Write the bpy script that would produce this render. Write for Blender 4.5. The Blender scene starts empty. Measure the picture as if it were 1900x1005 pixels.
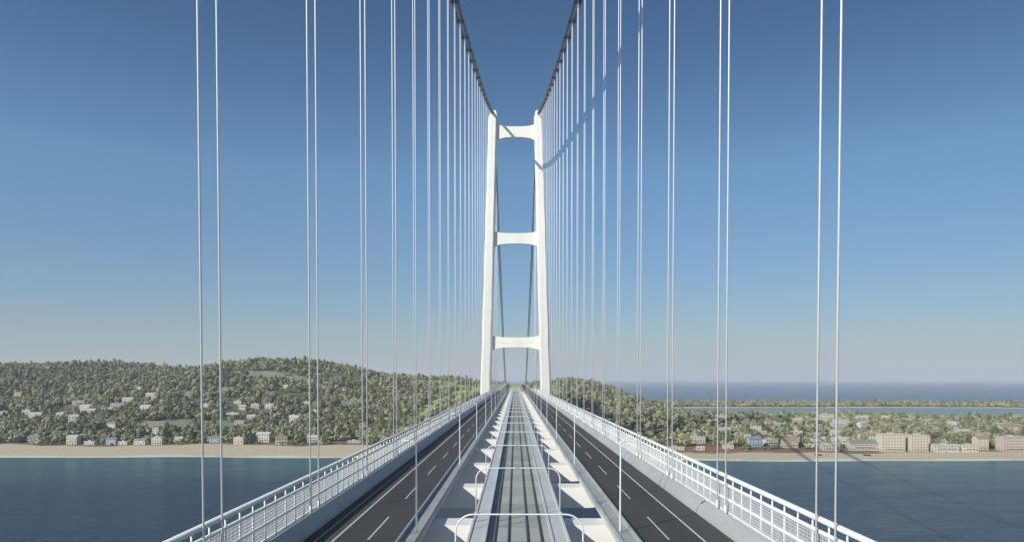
import bpy, math, random
import numpy as np
from mathutils import Vector, Matrix
R = math.radians
sc = bpy.context.scene
col = sc.collection
random.seed(11)

# ------------------------------------------------------------------ camera
EYE = 85.0                     # eye height above the sea
ROAD = 68.1                    # road level of the bridge deck
cam_data = bpy.data.cameras.new('camera')
cam = bpy.data.objects.new('camera', cam_data); col.objects.link(cam)
cam.location = (-0.32, 0.0, EYE)
cam.rotation_euler = (R(90 - 1.5), 0, 0)
cam_data.sensor_width = 36.0
cam_data.lens = 36.0 * 1311 / 1900
cam_data.shift_x = -6.5 / 1900
cam_data.shift_y = 234 / 1900
cam_data.clip_start = 0.5
cam_data.clip_end = 120000
sc.camera = cam

# ------------------------------------------------------------------ light
SUN_EL, SUN_AZ = R(29), R(44)      # azimuth measured from straight behind the viewer towards the left
sun_dir = Vector((-math.sin(SUN_AZ)*math.cos(SUN_EL), -math.cos(SUN_AZ)*math.cos(SUN_EL), math.sin(SUN_EL)))
world = bpy.data.worlds.new('World'); sc.world = world; world.use_nodes = True
wn = world.node_tree.nodes; wl = world.node_tree.links
bg = wn['Background']; bg.inputs['Strength'].default_value = 0.11
sky = wn.new('ShaderNodeTexSky'); sky.sky_type = 'NISHITA'; sky.sun_disc = False
sky.sun_elevation = SUN_EL
sky.sun_rotation = math.atan2(sun_dir.x, sun_dir.y) % (2*math.pi)
sky.altitude = 0; sky.air_density = 1.0; sky.dust_density = 0.4; sky.ozone_density = 3.0
# deeper blue overhead and a duller horizon: a clear, slightly polarised sky
tcw = wn.new('ShaderNodeTexCoord'); spw = wn.new('ShaderNodeSeparateXYZ'); wl.new(tcw.outputs['Generated'], spw.inputs[0])
rw = wn.new('ShaderNodeValToRGB'); ew = rw.color_ramp.elements
while len(ew) < 6: ew.new(0.5)
for k_, (p_, c_) in enumerate([(0.0,(.56,.64,.72)),(0.06,(.60,.68,.77)),(0.14,(.60,.75,.86)),(0.27,(.70,.92,1.0)),(0.42,(.44,.66,.79)),(0.60,(.36,.54,.70))]):
    ew[k_].position = p_; ew[k_].color = (*c_, 1)
wl.new(spw.outputs['Z'], rw.inputs['Fac'])
mw = wn.new('ShaderNodeMix'); mw.data_type = 'RGBA'; mw.blend_type = 'MULTIPLY'; mw.inputs[0].default_value = 1.0
wl.new(sky.outputs['Color'], mw.inputs[6]); wl.new(rw.outputs['Color'], mw.inputs[7])
az = wn.new('ShaderNodeMapRange'); az.inputs['From Min'].default_value = -0.6; az.inputs['From Max'].default_value = 0.6
az.inputs['To Min'].default_value = 1.06; az.inputs['To Max'].default_value = 0.80; wl.new(spw.outputs['X'], az.inputs['Value'])
vm = wn.new('ShaderNodeVectorMath'); vm.operation = 'SCALE'; wl.new(mw.outputs[2], vm.inputs[0]); wl.new(az.outputs[0], vm.inputs['Scale'])
wl.new(vm.outputs[0], bg.inputs['Color'])
sd = bpy.data.lights.new('sun', 'SUN'); sd.energy = 5.0; sd.angle = R(0.5); sd.color = (1.0, 0.95, 0.86)
so = bpy.data.objects.new('sun', sd); col.objects.link(so)
so.rotation_euler = sun_dir.to_track_quat('Z', 'Y').to_euler()
so.location = (-200, -200, 400)
sc.view_settings.view_transform = 'Standard'; sc.view_settings.look = 'None'
sc.view_settings.exposure = 0.0; sc.view_settings.gamma = 1.0
sc.view_settings.use_curve_mapping = False
sc.cycles.max_bounces = 6; sc.cycles.volume_bounces = 1

# ------------------------------------------------------------------ helpers
class MB:
    """collects polygons, boxes, prisms and tubes and links them as one mesh object"""
    def __init__(s): s.v = []; s.f = []; s.m = []; s.mi = 0; s.smooth = []
    def add(s, vs, fs, smooth=False):
        b = len(s.v); s.v += [tuple(v) for v in vs]
        for f in fs:
            s.f.append(tuple(i+b for i in f)); s.m.append(s.mi); s.smooth.append(smooth)
    def box(s, x0, x1, y0, y1, z0, z1):
        s.add([(x0,y0,z0),(x1,y0,z0),(x1,y1,z0),(x0,y1,z0),(x0,y0,z1),(x1,y0,z1),(x1,y1,z1),(x0,y1,z1)],
              [(0,3,2,1),(4,5,6,7),(0,1,5,4),(1,2,6,5),(2,3,7,6),(3,0,4,7)])
    def prism_y(s, prof, y0, y1, smooth=False):
        """closed outline in x,z swept along y"""
        n = len(prof); ar = sum(prof[i][0]*prof[(i+1)%n][1]-prof[(i+1)%n][0]*prof[i][1] for i in range(n))
        if ar < 0: prof = prof[::-1]
        vs = [(x,y0,z) for x,z in prof] + [(x,y1,z) for x,z in prof]
        fs = [tuple(range(n)), tuple(range(2*n-1, n-1, -1))]
        s.add(vs, fs)
        b = len(s.v) - 2*n
        for i in range(n):
            j = (i+1) % n
            s.f.append((b+i, b+n+i, b+n+j, b+j)); s.m.append(s.mi); s.smooth.append(smooth)
    def tube(s, pts, r, seg=8, cap=True, sx=1.0):
        pts = [Vector(p) for p in pts]; n = len(pts)
        rs = r if isinstance(r, (list, tuple)) else [r]*n
        vs = []; fs = []
        up0 = None
        for i, p in enumerate(pts):
            d = (pts[min(i+1, n-1)] - pts[max(i-1, 0)]).normalized()
            if up0 is None: up0 = Vector((1,0,0)) if abs(d.x) < 0.9 else Vector((0,0,1))
            a = (up0 - d*up0.dot(d)).normalized(); b = d.cross(a); up0 = a
            for k in range(seg):
                t = 2*math.pi*k/seg
                vs.append(p + a*(math.cos(t)*rs[i]*sx) + b*(math.sin(t)*rs[i]))
        for i in range(n-1):
            for k in range(seg):
                k2 = (k+1) % seg
                fs.append((i*seg+k, i*seg+k2, (i+1)*seg+k2, (i+1)*seg+k))
        s.add(vs, fs, True)
        if cap:
            b = len(s.v) - len(vs)
            s.f.append(tuple(b+k for k in reversed(range(seg)))); s.m.append(s.mi); s.smooth.append(False)
            s.f.append(tuple(b+(n-1)*seg+k for k in range(seg))); s.m.append(s.mi); s.smooth.append(False)
    def build(s, name, mat, parent=None, loc=None):
        me = bpy.data.meshes.new(name)
        me.from_pydata(s.v, [], s.f)
        me.polygons.foreach_set('use_smooth', s.smooth)
        for m in (mat if isinstance(mat, (list, tuple)) else [mat]): me.materials.append(m)
        if any(s.m): me.polygons.foreach_set('material_index', s.m)
        me.update()
        o = bpy.data.objects.new(name, me); col.objects.link(o)
        if parent is not None: o.parent = parent
        if loc: o.location = loc
        return o
def empty(name, loc=(0,0,0), rz=0):
    o = bpy.data.objects.new(name, None); col.objects.link(o)
    o.location = loc; o.rotation_euler = (0,0,rz); o.empty_display_size = 1
    return o
def tag(o, label, cat, group=None, kind=None):
    if label: o['label'] = label
    if cat: o['category'] = cat
    if group: o['group'] = group
    if kind: o['kind'] = kind
    return o
def copy_tree(o, parent=None):
    c = o.copy(); col.objects.link(c)
    if parent is not None: c.parent = parent
    for ch in KIDS.get(o.name, []): copy_tree(ch, c)
    return c
KIDS = {}
def kid(o):
    """remember a part under its thing so the thing can be copied"""
    KIDS.setdefault(o.parent.name, []).append(o); return o

class NT:
    def __init__(s, name):
        s.mat = bpy.data.materials.new(name); s.mat.use_nodes = True
        s.n = s.mat.node_tree.nodes; s.l = s.mat.node_tree.links; s.p = s.n['Principled BSDF']
    def node(s, t, **kw):
        n = s.n.new(t)
        for k, v in kw.items():
            if k.startswith('i_'): n.inputs[k[2:].replace('_', ' ')].default_value = v
            else: setattr(n, k, v)
        return n
    def noise(s, scale, detail=4, rough=0.55, coord='Object', vscale=None, offset=None):
        tc = s.node('ShaderNodeTexCoord'); n = s.node('ShaderNodeTexNoise')
        n.inputs['Scale'].default_value = scale; n.inputs['Detail'].default_value = detail
        n.inputs['Roughness'].default_value = rough
        mp = s.node('ShaderNodeMapping')
        if vscale: mp.inputs['Scale'].default_value = vscale
        if offset: mp.inputs['Location'].default_value = offset
        s.l.new(tc.outputs[coord], mp.inputs['Vector']); s.l.new(mp.outputs['Vector'], n.inputs['Vector'])
        return n.outputs['Fac']
    def ramp(s, fac, stops):
        r = s.node('ShaderNodeValToRGB'); e = r.color_ramp.elements
        while len(e) < len(stops): e.new(0.5)
        for k, (p, c) in enumerate(stops):
            e[k].position = p; e[k].color = (*c, 1) if len(c) == 3 else c
        s.l.new(fac, r.inputs['Fac']); return r.outputs['Color']
    def math(s, op, a, b=0.0, c=None):
        m = s.node('ShaderNodeMath', operation=op)
        for k, v in enumerate((a, b) if c is None else (a, b, c)):
            if isinstance(v, (int, float)): m.inputs[k].default_value = v
            else: s.l.new(v, m.inputs[k])
        return m.outputs[0]
    def mix(s, fac, a, b, blend='MIX'):
        m = s.node('ShaderNodeMix', data_type='RGBA', blend_type=blend)
        for idx, v in ((0, fac), (6, a), (7, b)):
            if isinstance(v, (int, float)): m.inputs[idx].default_value = v
            elif isinstance(v, tuple): m.inputs[idx].default_value = (*v, 1) if len(v) == 3 else v
            else: s.l.new(v, m.inputs[idx])
        return m.outputs[2]
    def set(s, color=None, rough=None, metal=None):
        for k, v in (('Base Color', color), ('Roughness', rough), ('Metallic', metal)):
            if v is None: continue
            if isinstance(v, (int, float)): s.p.inputs[k].default_value = v
            elif isinstance(v, tuple): s.p.inputs[k].default_value = (*v, 1)
            else: s.l.new(v, s.p.inputs[k])
        return s
    def bump(s, h, strength, dist):
        b = s.node('ShaderNodeBump'); b.inputs['Strength'].default_value = strength; b.inputs['Distance'].default_value = dist
        s.l.new(h, b.inputs['Height']); s.l.new(b.outputs['Normal'], s.p.inputs['Normal'])
        return b
def paint(name, c, var=0.12, rough=0.5, scale=0.25, stain=None, vs=None, metal=0.0):
    m = NT(name)
    f = m.noise(scale, 5, 0.6, vscale=vs)
    lo = tuple(max(0, x*(1-var)) for x in c) if stain is None else stain
    f2 = m.noise(scale*9, 3, 0.6, offset=(13, 5, 2))
    f3 = m.math('MULTIPLY_ADD', f2, 0.35, m.math('MULTIPLY', f, 0.65))
    m.set(m.ramp(f3, [(0.32, lo), (0.62, c)]), rough, metal)
    return m.mat

# ------------------------------------------------------------------ terrain shape
def sm(t):
    t = 0.0 if t < 0 else (1.0 if t > 1 else t)
    return t*t*(3-2*t)
RIDGE = [(-3000,92),(-2200,100),(-1500,101),(-1160,109),(-1000,112),(-900,104),(-800,94),(-720,98),(-660,112),(-610,121),(-560,120),
         (-480,115),(-400,98),(-310,80),(-210,77),(-80,75),(0,70),(100,73),(160,67),(220,53),(280,26),(345,8),(460,4),(3000,4)]
def lerp_table(tab, x):
    if x <= tab[0][0]: return tab[0][1]
    for (a, p), (b, q) in zip(tab, tab[1:]):
        if x <= b: return p + (q-p)*(x-a)/(b-a)
    return tab[-1][1]
def shore(x):
    return 763 - 35*sm((x+60)/200.0) + 5*math.sin(x/71.0+.4) + 3.5*math.sin(x/173.0) + 2.5*math.sin(x/29.0+1.3) + 0.00003*max(0, abs(x)-500)**2*0
def far_shore(x):
    return 2430 + 40*math.sin(x/330.0) + 12*math.sin(x/90.0)
def terrain(x, y):
    s, f = shore(x), far_shore(x)
    if y < s: return max(-5.0, (y-s)*0.03)
    if y > f: return max(-5.0, (f-y)*0.03)
    base = min((y-s)*0.021, 2.7, (f-y)*0.02)
    rise = min(1.0, max(0.0, (y-905)/720.0))
    rise = 0.75*rise + 0.25*sm(rise)
    back = 1 - sm((y-1720)/600.0)
    hgt = lerp_table(RIDGE, x)*rise*back
    hgt += (2.2*math.sin(x/83.0+y/140.0)+1.8*math.sin(x/47.0-y/61.0)+1.5*math.sin(y/57.0+x/210.0))*min(1, hgt/25.0)
    w = 1 - sm((abs(x)-62)/95.0)
    if w > 0:
        mid = (63.0*sm((y-838)/150.0) + 4.0*min(1, max(0, (y-1000)/700.0))) * (1 - sm((y-1790)/480.0))
        hgt = hgt*(1-w) + mid*w
    rl = max(0.0, min(1.0, (y-840)/300.0))*1.5
    return base + max(0, hgt) + rl*(1 if y < f-80 else max(0, (f-y)/80.0))

# ------------------------------------------------------------------ materials
M = {}
M['tower'] = paint('tower_paint', (0.86, 0.85, 0.79), 0.06, 0.45, 0.05, vs=(1,1,0.25))
a = NT('tower_paint_panels')
tc = a.node('ShaderNodeTexCoord'); sp = a.node('ShaderNodeSeparateXYZ'); a.l.new(tc.outputs['Object'], sp.inputs[0])
seam = a.math('LESS_THAN', a.math('FRACT', a.math('DIVIDE', sp.outputs['Z'], 18.0)), 0.045)
st = a.noise(0.35, 5, 0.65, vscale=(1, 1, 0.04)); big_ = a.noise(0.03, 4, 0.6)
wz = a.node('ShaderNodeTexWhiteNoise', noise_dimensions='1D'); a.l.new(a.math('FLOOR', a.math('DIVIDE', sp.outputs['Z'], 18.0)), wz.inputs['W'])
c = a.mix(a.math('MULTIPLY', wz.outputs['Value'], 0.35), (0.87, 0.86, 0.80), (0.80, 0.80, 0.76))
c = a.mix(a.math('MULTIPLY', st, 0.45), c, (0.62, 0.61, 0.56)); c = a.mix(a.math('MULTIPLY', big_, 0.15), c, (0.7, 0.68, 0.6)); c = a.mix(a.math('MULTIPLY', seam, 0.30), c, (0.45, 0.45, 0.43))
a.set(c, 0.45); M['tower'] = a.mat
M['deck'] = paint('deck_paint', (0.60, 0.63, 0.62), 0.18, 0.5, 0.22, vs=(1,0.25,1))
M['beam'] = paint('beam_paint', (0.86, 0.85, 0.79), 0.10, 0.45, 0.2)
M['grating'] = paint('walkway_grating', (0.40, 0.43, 0.42), 0.25, 0.6, 0.8, vs=(1,0.3,1))
M['rail'] = paint('barrier_paint', (0.72, 0.75, 0.75), 0.10, 0.35, 0.5)
M['rope'] = paint('hanger_sheath', (0.88, 0.89, 0.87), 0.06, 0.4, 0.1)
M['cable'] = paint('cable_wrap', (0.105, 0.125, 0.14), 0.25, 0.5, 0.3)
M['line'] = paint('road_marking', (0.62, 0.62, 0.58), 0.22, 0.6, 1.5)
M['parapet'] = paint('parapet_paint', (0.42, 0.44, 0.43), 0.2, 0.55, 0.25, vs=(1,0.3,1))
M['path'] = paint('pale_gravel', (0.36, 0.36, 0.29), 0.25, 0.9, 0.3)
M['steel'] = paint('dark_rail_steel', (0.07, 0.075, 0.08), 0.3, 0.45, 0.8, metal=0.3)
M['galv'] = paint('galvanised_steel', (0.62, 0.65, 0.66), 0.12, 0.35, 0.8, metal=0.2)
M['lens'] = paint('lamp_glass', (0.55, 0.56, 0.55), 0.1, 0.2, 1.0)
M['concrete'] = paint('concrete', (0.34, 0.33, 0.30), 0.3, 0.85, 0.1)

a = NT('asphalt')
f = a.noise(0.9, 6, 0.65, vscale=(1, 0.06, 1)); g = a.noise(9, 4, 0.7)
sp = a.node('ShaderNodeSeparateXYZ'); tc = a.node('ShaderNodeTexCoord'); a.l.new(tc.outputs['Object'], sp.inputs[0])
ax = a.math('ABSOLUTE', sp.outputs['X'])
lane = a.ramp(a.math('MULTIPLY_ADD', ax, 0.1, -1.25), [(0.0,(0.040,0.038,0.036)),(0.12,(0.056,0.056,0.055)),(0.32,(0.058,0.058,0.056)),(0.5,(0.044,0.043,0.042)),(0.68,(0.050,0.048,0.046)),(0.74,(0.072,0.073,0.072)),(1.0,(0.076,0.077,0.075))])
c = a.mix(a.math('MULTIPLY', f, 0.5), lane, (0.085, 0.083, 0.08)); c = a.mix(a.math('MULTIPLY', g, 0.3), c, (0.02, 0.02, 0.02))
jt = a.math('LESS_THAN', a.math('FRACT', a.math('DIVIDE', sp.outputs['Y'], 60.6)), 0.006)
c = a.mix(a.math('MULTIPLY', jt, 0.7), c, (0.02, 0.02, 0.02))
patch = a.math('GREATER_THAN', a.noise(0.07, 2, 0.4, vscale=(1.2, 0.25, 1), offset=(3, 9, 0)), 0.62)
c = a.mix(a.math('MULTIPLY', patch, 0.25), c, (0.035, 0.034, 0.033))
a.set(c, 0.8); a.bump(g, 0.3, 0.01); M['asphalt'] = a.mat

a = NT('track_concrete')
tc = a.node('ShaderNodeTexCoord'); sp = a.node('ShaderNodeSeparateXYZ'); a.l.new(tc.outputs['Object'], sp.inputs[0])
seg = a.math('FLOOR', a.math('DIVIDE', sp.outputs['Y'], 7.5)); wn_ = a.node('ShaderNodeTexWhiteNoise', noise_dimensions='1D'); a.l.new(seg, wn_.inputs['W'])
fr = a.math('FRACT', a.math('DIVIDE', sp.outputs['Y'], 7.5)); joint = a.math('LESS_THAN', fr, 0.025)
base = a.mix(wn_.outputs['Value'], (0.36, 0.38, 0.35), (0.52, 0.54, 0.49))
base = a.mix(a.math('MULTIPLY', a.noise(0.5, 5, 0.65, vscale=(1,0.2,1)), 0.55), base, (0.20, 0.23, 0.22))
base = a.mix(a.math('MULTIPLY', joint, 0.7), base, (0.10, 0.11, 0.11))
a.set(base, 0.75); M['slab'] = a.mat

# ground: sand, soil, grass and fields by a painted-on attribute of what covers each spot
a = NT('ground_cover')
at = a.node('ShaderNodeAttribute', attribute_name='cover')
n1 = a.noise(0.05, 6, 0.65); n2 = a.noise(0.4, 5, 0.7)
c = a.mix(a.math('MULTIPLY', n1, 0.55), at.outputs['Color'], (0.5, 0.5, 0.5), 'OVERLAY')
c = a.mix(0.55, c, a.ramp(n2, [(0.3,(0.32,0.31,0.28)),(0.7,(0.72,0.72,0.70))]), 'OVERLAY')
a.set(c, 0.95); a.bump(n2, 0.5, 0.4); M['ground'] = a.mat

# sea
a = NT('sea_water')
tc = a.node('ShaderNodeTexCoord'); sp = a.node('ShaderNodeSeparateXYZ'); a.l.new(tc.outputs['Object'], sp.inputs[0])
big = a.noise(0.006, 5, 0.6, vscale=(0.5, 1, 1)); mid = a.noise(0.035, 4, 0.6, vscale=(0.45, 1, 1))
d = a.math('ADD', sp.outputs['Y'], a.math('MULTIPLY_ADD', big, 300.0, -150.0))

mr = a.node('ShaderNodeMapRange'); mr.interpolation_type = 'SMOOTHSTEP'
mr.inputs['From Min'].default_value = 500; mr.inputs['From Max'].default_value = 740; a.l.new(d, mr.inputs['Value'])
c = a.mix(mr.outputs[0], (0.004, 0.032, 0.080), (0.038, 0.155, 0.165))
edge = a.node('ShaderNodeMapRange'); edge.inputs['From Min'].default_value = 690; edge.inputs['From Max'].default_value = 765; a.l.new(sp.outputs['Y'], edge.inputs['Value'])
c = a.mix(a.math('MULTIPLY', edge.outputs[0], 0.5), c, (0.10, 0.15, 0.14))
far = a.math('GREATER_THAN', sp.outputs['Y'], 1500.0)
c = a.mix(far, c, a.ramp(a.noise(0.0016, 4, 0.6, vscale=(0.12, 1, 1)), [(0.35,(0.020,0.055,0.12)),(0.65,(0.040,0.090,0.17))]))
c = a.mix(a.math('MULTIPLY', mid, 0.35), c, (0.01, 0.03, 0.06))
rip = a.node('ShaderNodeMapRange'); rip.inputs['From Min'].default_value = 0.54; rip.inputs['From Max'].default_value = 0.70; a.l.new(a.noise(0.30, 5, 0.7, vscale=(0.5, 0.35, 1)), rip.inputs['Value'])
c = a.mix(a.math('MULTIPLY', rip.outputs[0], 0.55), c, (0.11, 0.18, 0.26))
a.set(c, 0.22); a.p.inputs['IOR'].default_value = 1.62
w1 = a.noise(0.22, 5, 0.65, vscale=(0.6, 1, 1)); w2 = a.noise(1.3, 3, 0.6, vscale=(0.7, 1, 1))
a.set(rough=a.math('MULTIPLY_ADD', mid, 0.25, 0.10))
b = a.bump(a.math('MULTIPLY_ADD', w2, 0.25, w1), 1.0, 3.0); M['sea'] = a.mat

a = NT('lake_water'); a.set((0.16, 0.25, 0.21), 0.3)
a.bump(a.noise(0.4, 4, 0.6), 0.5, 0.15); M['lake'] = a.mat

# foliage: clumps differ within a crown and every tree has a tone of its own
def foliage(name, dark, midc, light):
    a = NT(name)
    oi = a.node('ShaderNodeObjectInfo')
    n = a.noise(0.35, 4, 0.7); n2 = a.noise(1.7, 2, 0.6)
    f = a.math('MULTIPLY_ADD', n2, 0.35, a.math('MULTIPLY_ADD', n, 0.45, a.math('MULTIPLY', oi.outputs['Random'], 0.42)))
    cc = a.ramp(f, [(0.32, dark), (0.58, midc), (0.88, light)])
    hue = a.node('ShaderNodeHueSaturation')
    rr = a.math('FRACT', a.math('MULTIPLY', oi.outputs['Random'], 7.31))
    a.l.new(a.math('MULTIPLY_ADD', rr, 0.05, 0.475), hue.inputs['Hue'])
    a.l.new(a.math('MULTIPLY_ADD', a.math('FRACT', a.math('MULTIPLY', oi.outputs['Random'], 3.7)), 0.5, 0.7), hue.inputs['Saturation'])
    a.l.new(cc, hue.inputs['Color'])
    a.set(hue.outputs['Color'], 0.8); a.p.inputs['Specular IOR Level'].default_value = 0.25
    return a.mat
M['leaf'] = foliage('broadleaf_foliage', (0.075, 0.085, 0.042), (0.255, 0.27, 0.14), (0.50, 0.50, 0.33))
M['bark'] = paint('bark', (0.13, 0.10, 0.075), 0.4, 0.9, 1.5)
def plaster(name, c): return paint(name, c, 0.2, 0.85, 0.5)
M['white_wall'] = plaster('white_plaster', (0.55, 0.54, 0.49))
M['cream_wall'] = plaster('cream_plaster', (0.60, 0.55, 0.45))
M['pink_wall'] = plaster('pink_plaster', (0.52, 0.44, 0.38))
M['grey_wall'] = plaster('grey_plaster', (0.36, 0.37, 0.36))
M['blue_wall'] = plaster('pale_blue_plaster', (0.36, 0.43, 0.52))
M['tile_roof'] = paint('tile_roof', (0.34, 0.25, 0.19), 0.3, 0.85, 0.9)
M['pale_roof'] = paint('pale_roof', (0.50, 0.48, 0.43), 0.2, 0.85, 0.9)
M['grey_roof'] = paint('grey_roof', (0.24, 0.25, 0.26), 0.3, 0.8, 0.9)
M['window'] = paint('window_glass', (0.045, 0.05, 0.055), 0.3, 0.25, 0.9)
M['boat_hull'] = paint('dark_boat_paint', (0.05, 0.05, 0.045), 0.3, 0.5, 0.9)
M['wood'] = paint('weathered_wood', (0.20, 0.15, 0.10), 0.3, 0.8, 1.5)

# ------------------------------------------------------------------ ground
CLEAR = [  # x, y, rx, ry, cover: open patches with no trees
    (-440, 1030, 70, 24, 'field'), (-505, 1010, 55, 22, 'pale'), (-500, 1450, 85, 48, 'pale'), (-350, 1385, 30, 22, 'pale'),
    (-512, 1275, 45, 20, 'pale'), (-640, 1120, 60, 16, 'soil'), (-425, 1140, 50, 20, 'soil'),
    (-150, 1340, 60, 30, 'vine'), (-110, 1480, 65, 70, 'vine'), (-190, 1560, 60, 50, 'vine'), (-128, 1150, 38, 120, 'vine'), (-150, 1010, 30, 40, 'vine'),
    (215, 836, 60, 28, 'red'), (300, 812, 62, 13, 'red'), (165, 900, 50, 40, 'soil'),
    (560, 1150, 60, 26, 'soil'), (610, 1330, 60, 40, 'soil'), (690, 1275, 50, 30, 'field'), (190, 985, 62, 55, 'dark'), (265, 1130, 62, 62, 'dark'),
    (-205, 905, 26, 12, 'soil'), (210, 1110, 50, 25, 'pale'),
]
LAKE = [(385,1660),(520,1630),(700,1622),(860,1600),(900,1470),(1010,1440),(1150,1470),(1260,1560),(1400,1640),(1500,1780),(1350,1930),(1000,1960),(700,1955),(500,1945),(380,1880),(345,1760)]
def in_poly(x, y, P):
    c = False; n = len(P)
    for i in range(n):
        (x1,y1),(x2,y2) = P[i], P[(i+1)%n]
        if (y1 > y) != (y2 > y) and x < (x2-x1)*(y-y1)/(y2-y1)+x1: c = not c
    return c
def lake_dist(x, y):
    if not (250 < x < 1600 and 1350 < y < 2050): return 999
    best = 1e9; n = len(LAKE)
    for i in range(n):
        ax_, ay_ = LAKE[i]; bx_, by_ = LAKE[(i+1)%n]
        t = max(0, min(1, ((x-ax_)*(bx_-ax_)+(y-ay_)*(by_-ay_))/((bx_-ax_)**2+(by_-ay_)**2)))
        best = min(best, math.hypot(x-ax_-t*(bx_-ax_), y-ay_-t*(by_-ay_)))
    return -best if in_poly(x, y, LAKE) else best
LAKE_Z = 4.6
def ground_z(x, y):
    z = terrain(x, y); d = lake_dist(x, y)
    if d < 60:
        t = sm((d+6)/50.0); z = (LAKE_Z-1.2)*(1-t) + max(z, LAKE_Z+0.6)*t
        if d > 6: z = max(z, LAKE_Z+0.15)
    return z
COVER = {'sand': (0.54,0.46,0.325), 'wet': (0.66,0.66,0.52), 'pale': (0.27,0.28,0.19), 'field': (0.20,0.225,0.135), 'soil': (0.12,0.11,0.075),
         'vine': (0.27,0.33,0.12), 'red': (0.27,0.125,0.075), 'wood': (0.11,0.125,0.07), 'meadow': (0.36,0.40,0.21), 'bed': (0.16,0.19,0.16), 'brown': (0.20,0.16,0.10), 'dark': (0.065, 0.085, 0.045)}
def cover_at(x, y, z):
    s = shore(x)
    if y > far_shore(x)-60 and z < 2.0: return 'wet' if z > -0.3 else 'bed'
    if z < -0.4: return 'bed'
    if y < s+13+5*math.sin(x/23.0): return 'wet'
    sand_w = (114 if x < 0 else 70) + 9*math.sin(x/37.0) + 5*math.sin(x/13.0) + 4*math.sin(x/61.0)
    ld = lake_dist(x, y)
    if ld < (34 if y > 1750 else 14): return 'sand' if ld > -3 else 'bed'
    for cx, cy, rx, ry, k in CLEAR:
        wob = 1 + 0.18*math.sin(x/9.0+cx) + 0.15*math.sin(y/7.0+cy)
        if ((x-cx)/rx)**2 + ((y-cy)/ry)**2 < wob and y > s + (sand_w if k != 'red' else 62): return k
    if y < s + sand_w: return 'sand'
    if y < s + sand_w + 14: return 'brown'
    if abs(x) < 105 + 18*math.sin(y/90.0) and 960 < y < 1800:
        return 'meadow' if math.sin(y/55.0 + x/120.0) > -0.55 else 'vine'
    return 'wood'
def axis(lo, hi, fine_lo, fine_hi, fine, coarse):
    r = [lo]
    while r[-1] < hi: r.append(r[-1] + (fine if fine_lo <= r[-1] < fine_hi else coarse))
    return r
xs = axis(-3200, 3200, -1300, 1400, 9, 40); ys = axis(650, 2560, 720, 1150, 6, 14)
nx, ny = len(xs), len(ys)
gv, gc = [], []
for y in ys:
    for x in xs:
        z = ground_z(x, y); gv.append((x, y, z)); gc.append((*COVER[cover_at(x, y, z)], 1.0))
gf = [(j*nx+i, j*nx+i+1, (j+1)*nx+i+1, (j+1)*nx+i) for j in range(ny-1) for i in range(nx-1)]
me = bpy.data.meshes.new('ground'); me.from_pydata(gv, [], gf); me.materials.append(M['ground'])
me.polygons.foreach_set('use_smooth', [True]*len(gf))
ca = me.color_attributes.new('cover', 'FLOAT_COLOR', 'POINT'); ca.data.foreach_set('color', np.array(gc, dtype=np.float32).ravel()); me.update()
ground = bpy.data.objects.new('ground', me); col.objects.link(ground); ground['kind'] = 'structure'

sea = MB(); S = 60000.0
sea_ = None
gx = [-S,-20000,-6000,-2000,0,2000,6000,20000,S]; gy = [-20000,-6000,-2000,0,2000,6000,20000,S]
sea.add([(x,y,0) for y in gy for x in gx], [(j*9+i, j*9+i+1, (j+1)*9+i+1, (j+1)*9+i) for j in range(7) for i in range(8)])
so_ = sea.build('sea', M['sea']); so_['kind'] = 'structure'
lk = MB(); lk.add([(x, y, LAKE_Z) for x, y in LAKE], [tuple(range(len(LAKE)))])
lo_ = lk.build('lake', M['lake']); lo_['kind'] = 'structure'

for pts_ in ([(150,905),(190,925),(235,965),(260,1020),(262,1090),(240,1160),(200,1210)], [(170,1010),(215,1022),(262,1040),(300,1075)], [(215,1185),(270,1195),(330,1180)]):
    pth = MB(); fine = []
    for a_, b_ in zip(pts_, pts_[1:]):
        for t_ in range(8): fine.append((a_[0]+(b_[0]-a_[0])*t_/8, a_[1]+(b_[1]-a_[1])*t_/8))
    vs_ = []
    for i_, (x_, y_) in enumerate(fine):
        q_ = fine[min(i_+1, len(fine)-1)]; p_ = fine[max(i_-1, 0)]; dx_, dy_ = q_[0]-p_[0], q_[1]-p_[1]; L_ = math.hypot(dx_, dy_)
        for sg in (-1, 1):
            vx, vy = x_ - sg*dy_/L_*3.2, y_ + sg*dx_/L_*3.2
            vs_.append((vx, vy, max(ground_z(vx, vy), ground_z(x_, y_)) + .35))
    pth.add(vs_, [(2*i_, 2*i_+1, 2*i_+3, 2*i_+2) for i_ in range(len(fine)-1)])
    po = pth.build('path', M['path']); po['kind'] = 'structure'

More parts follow.
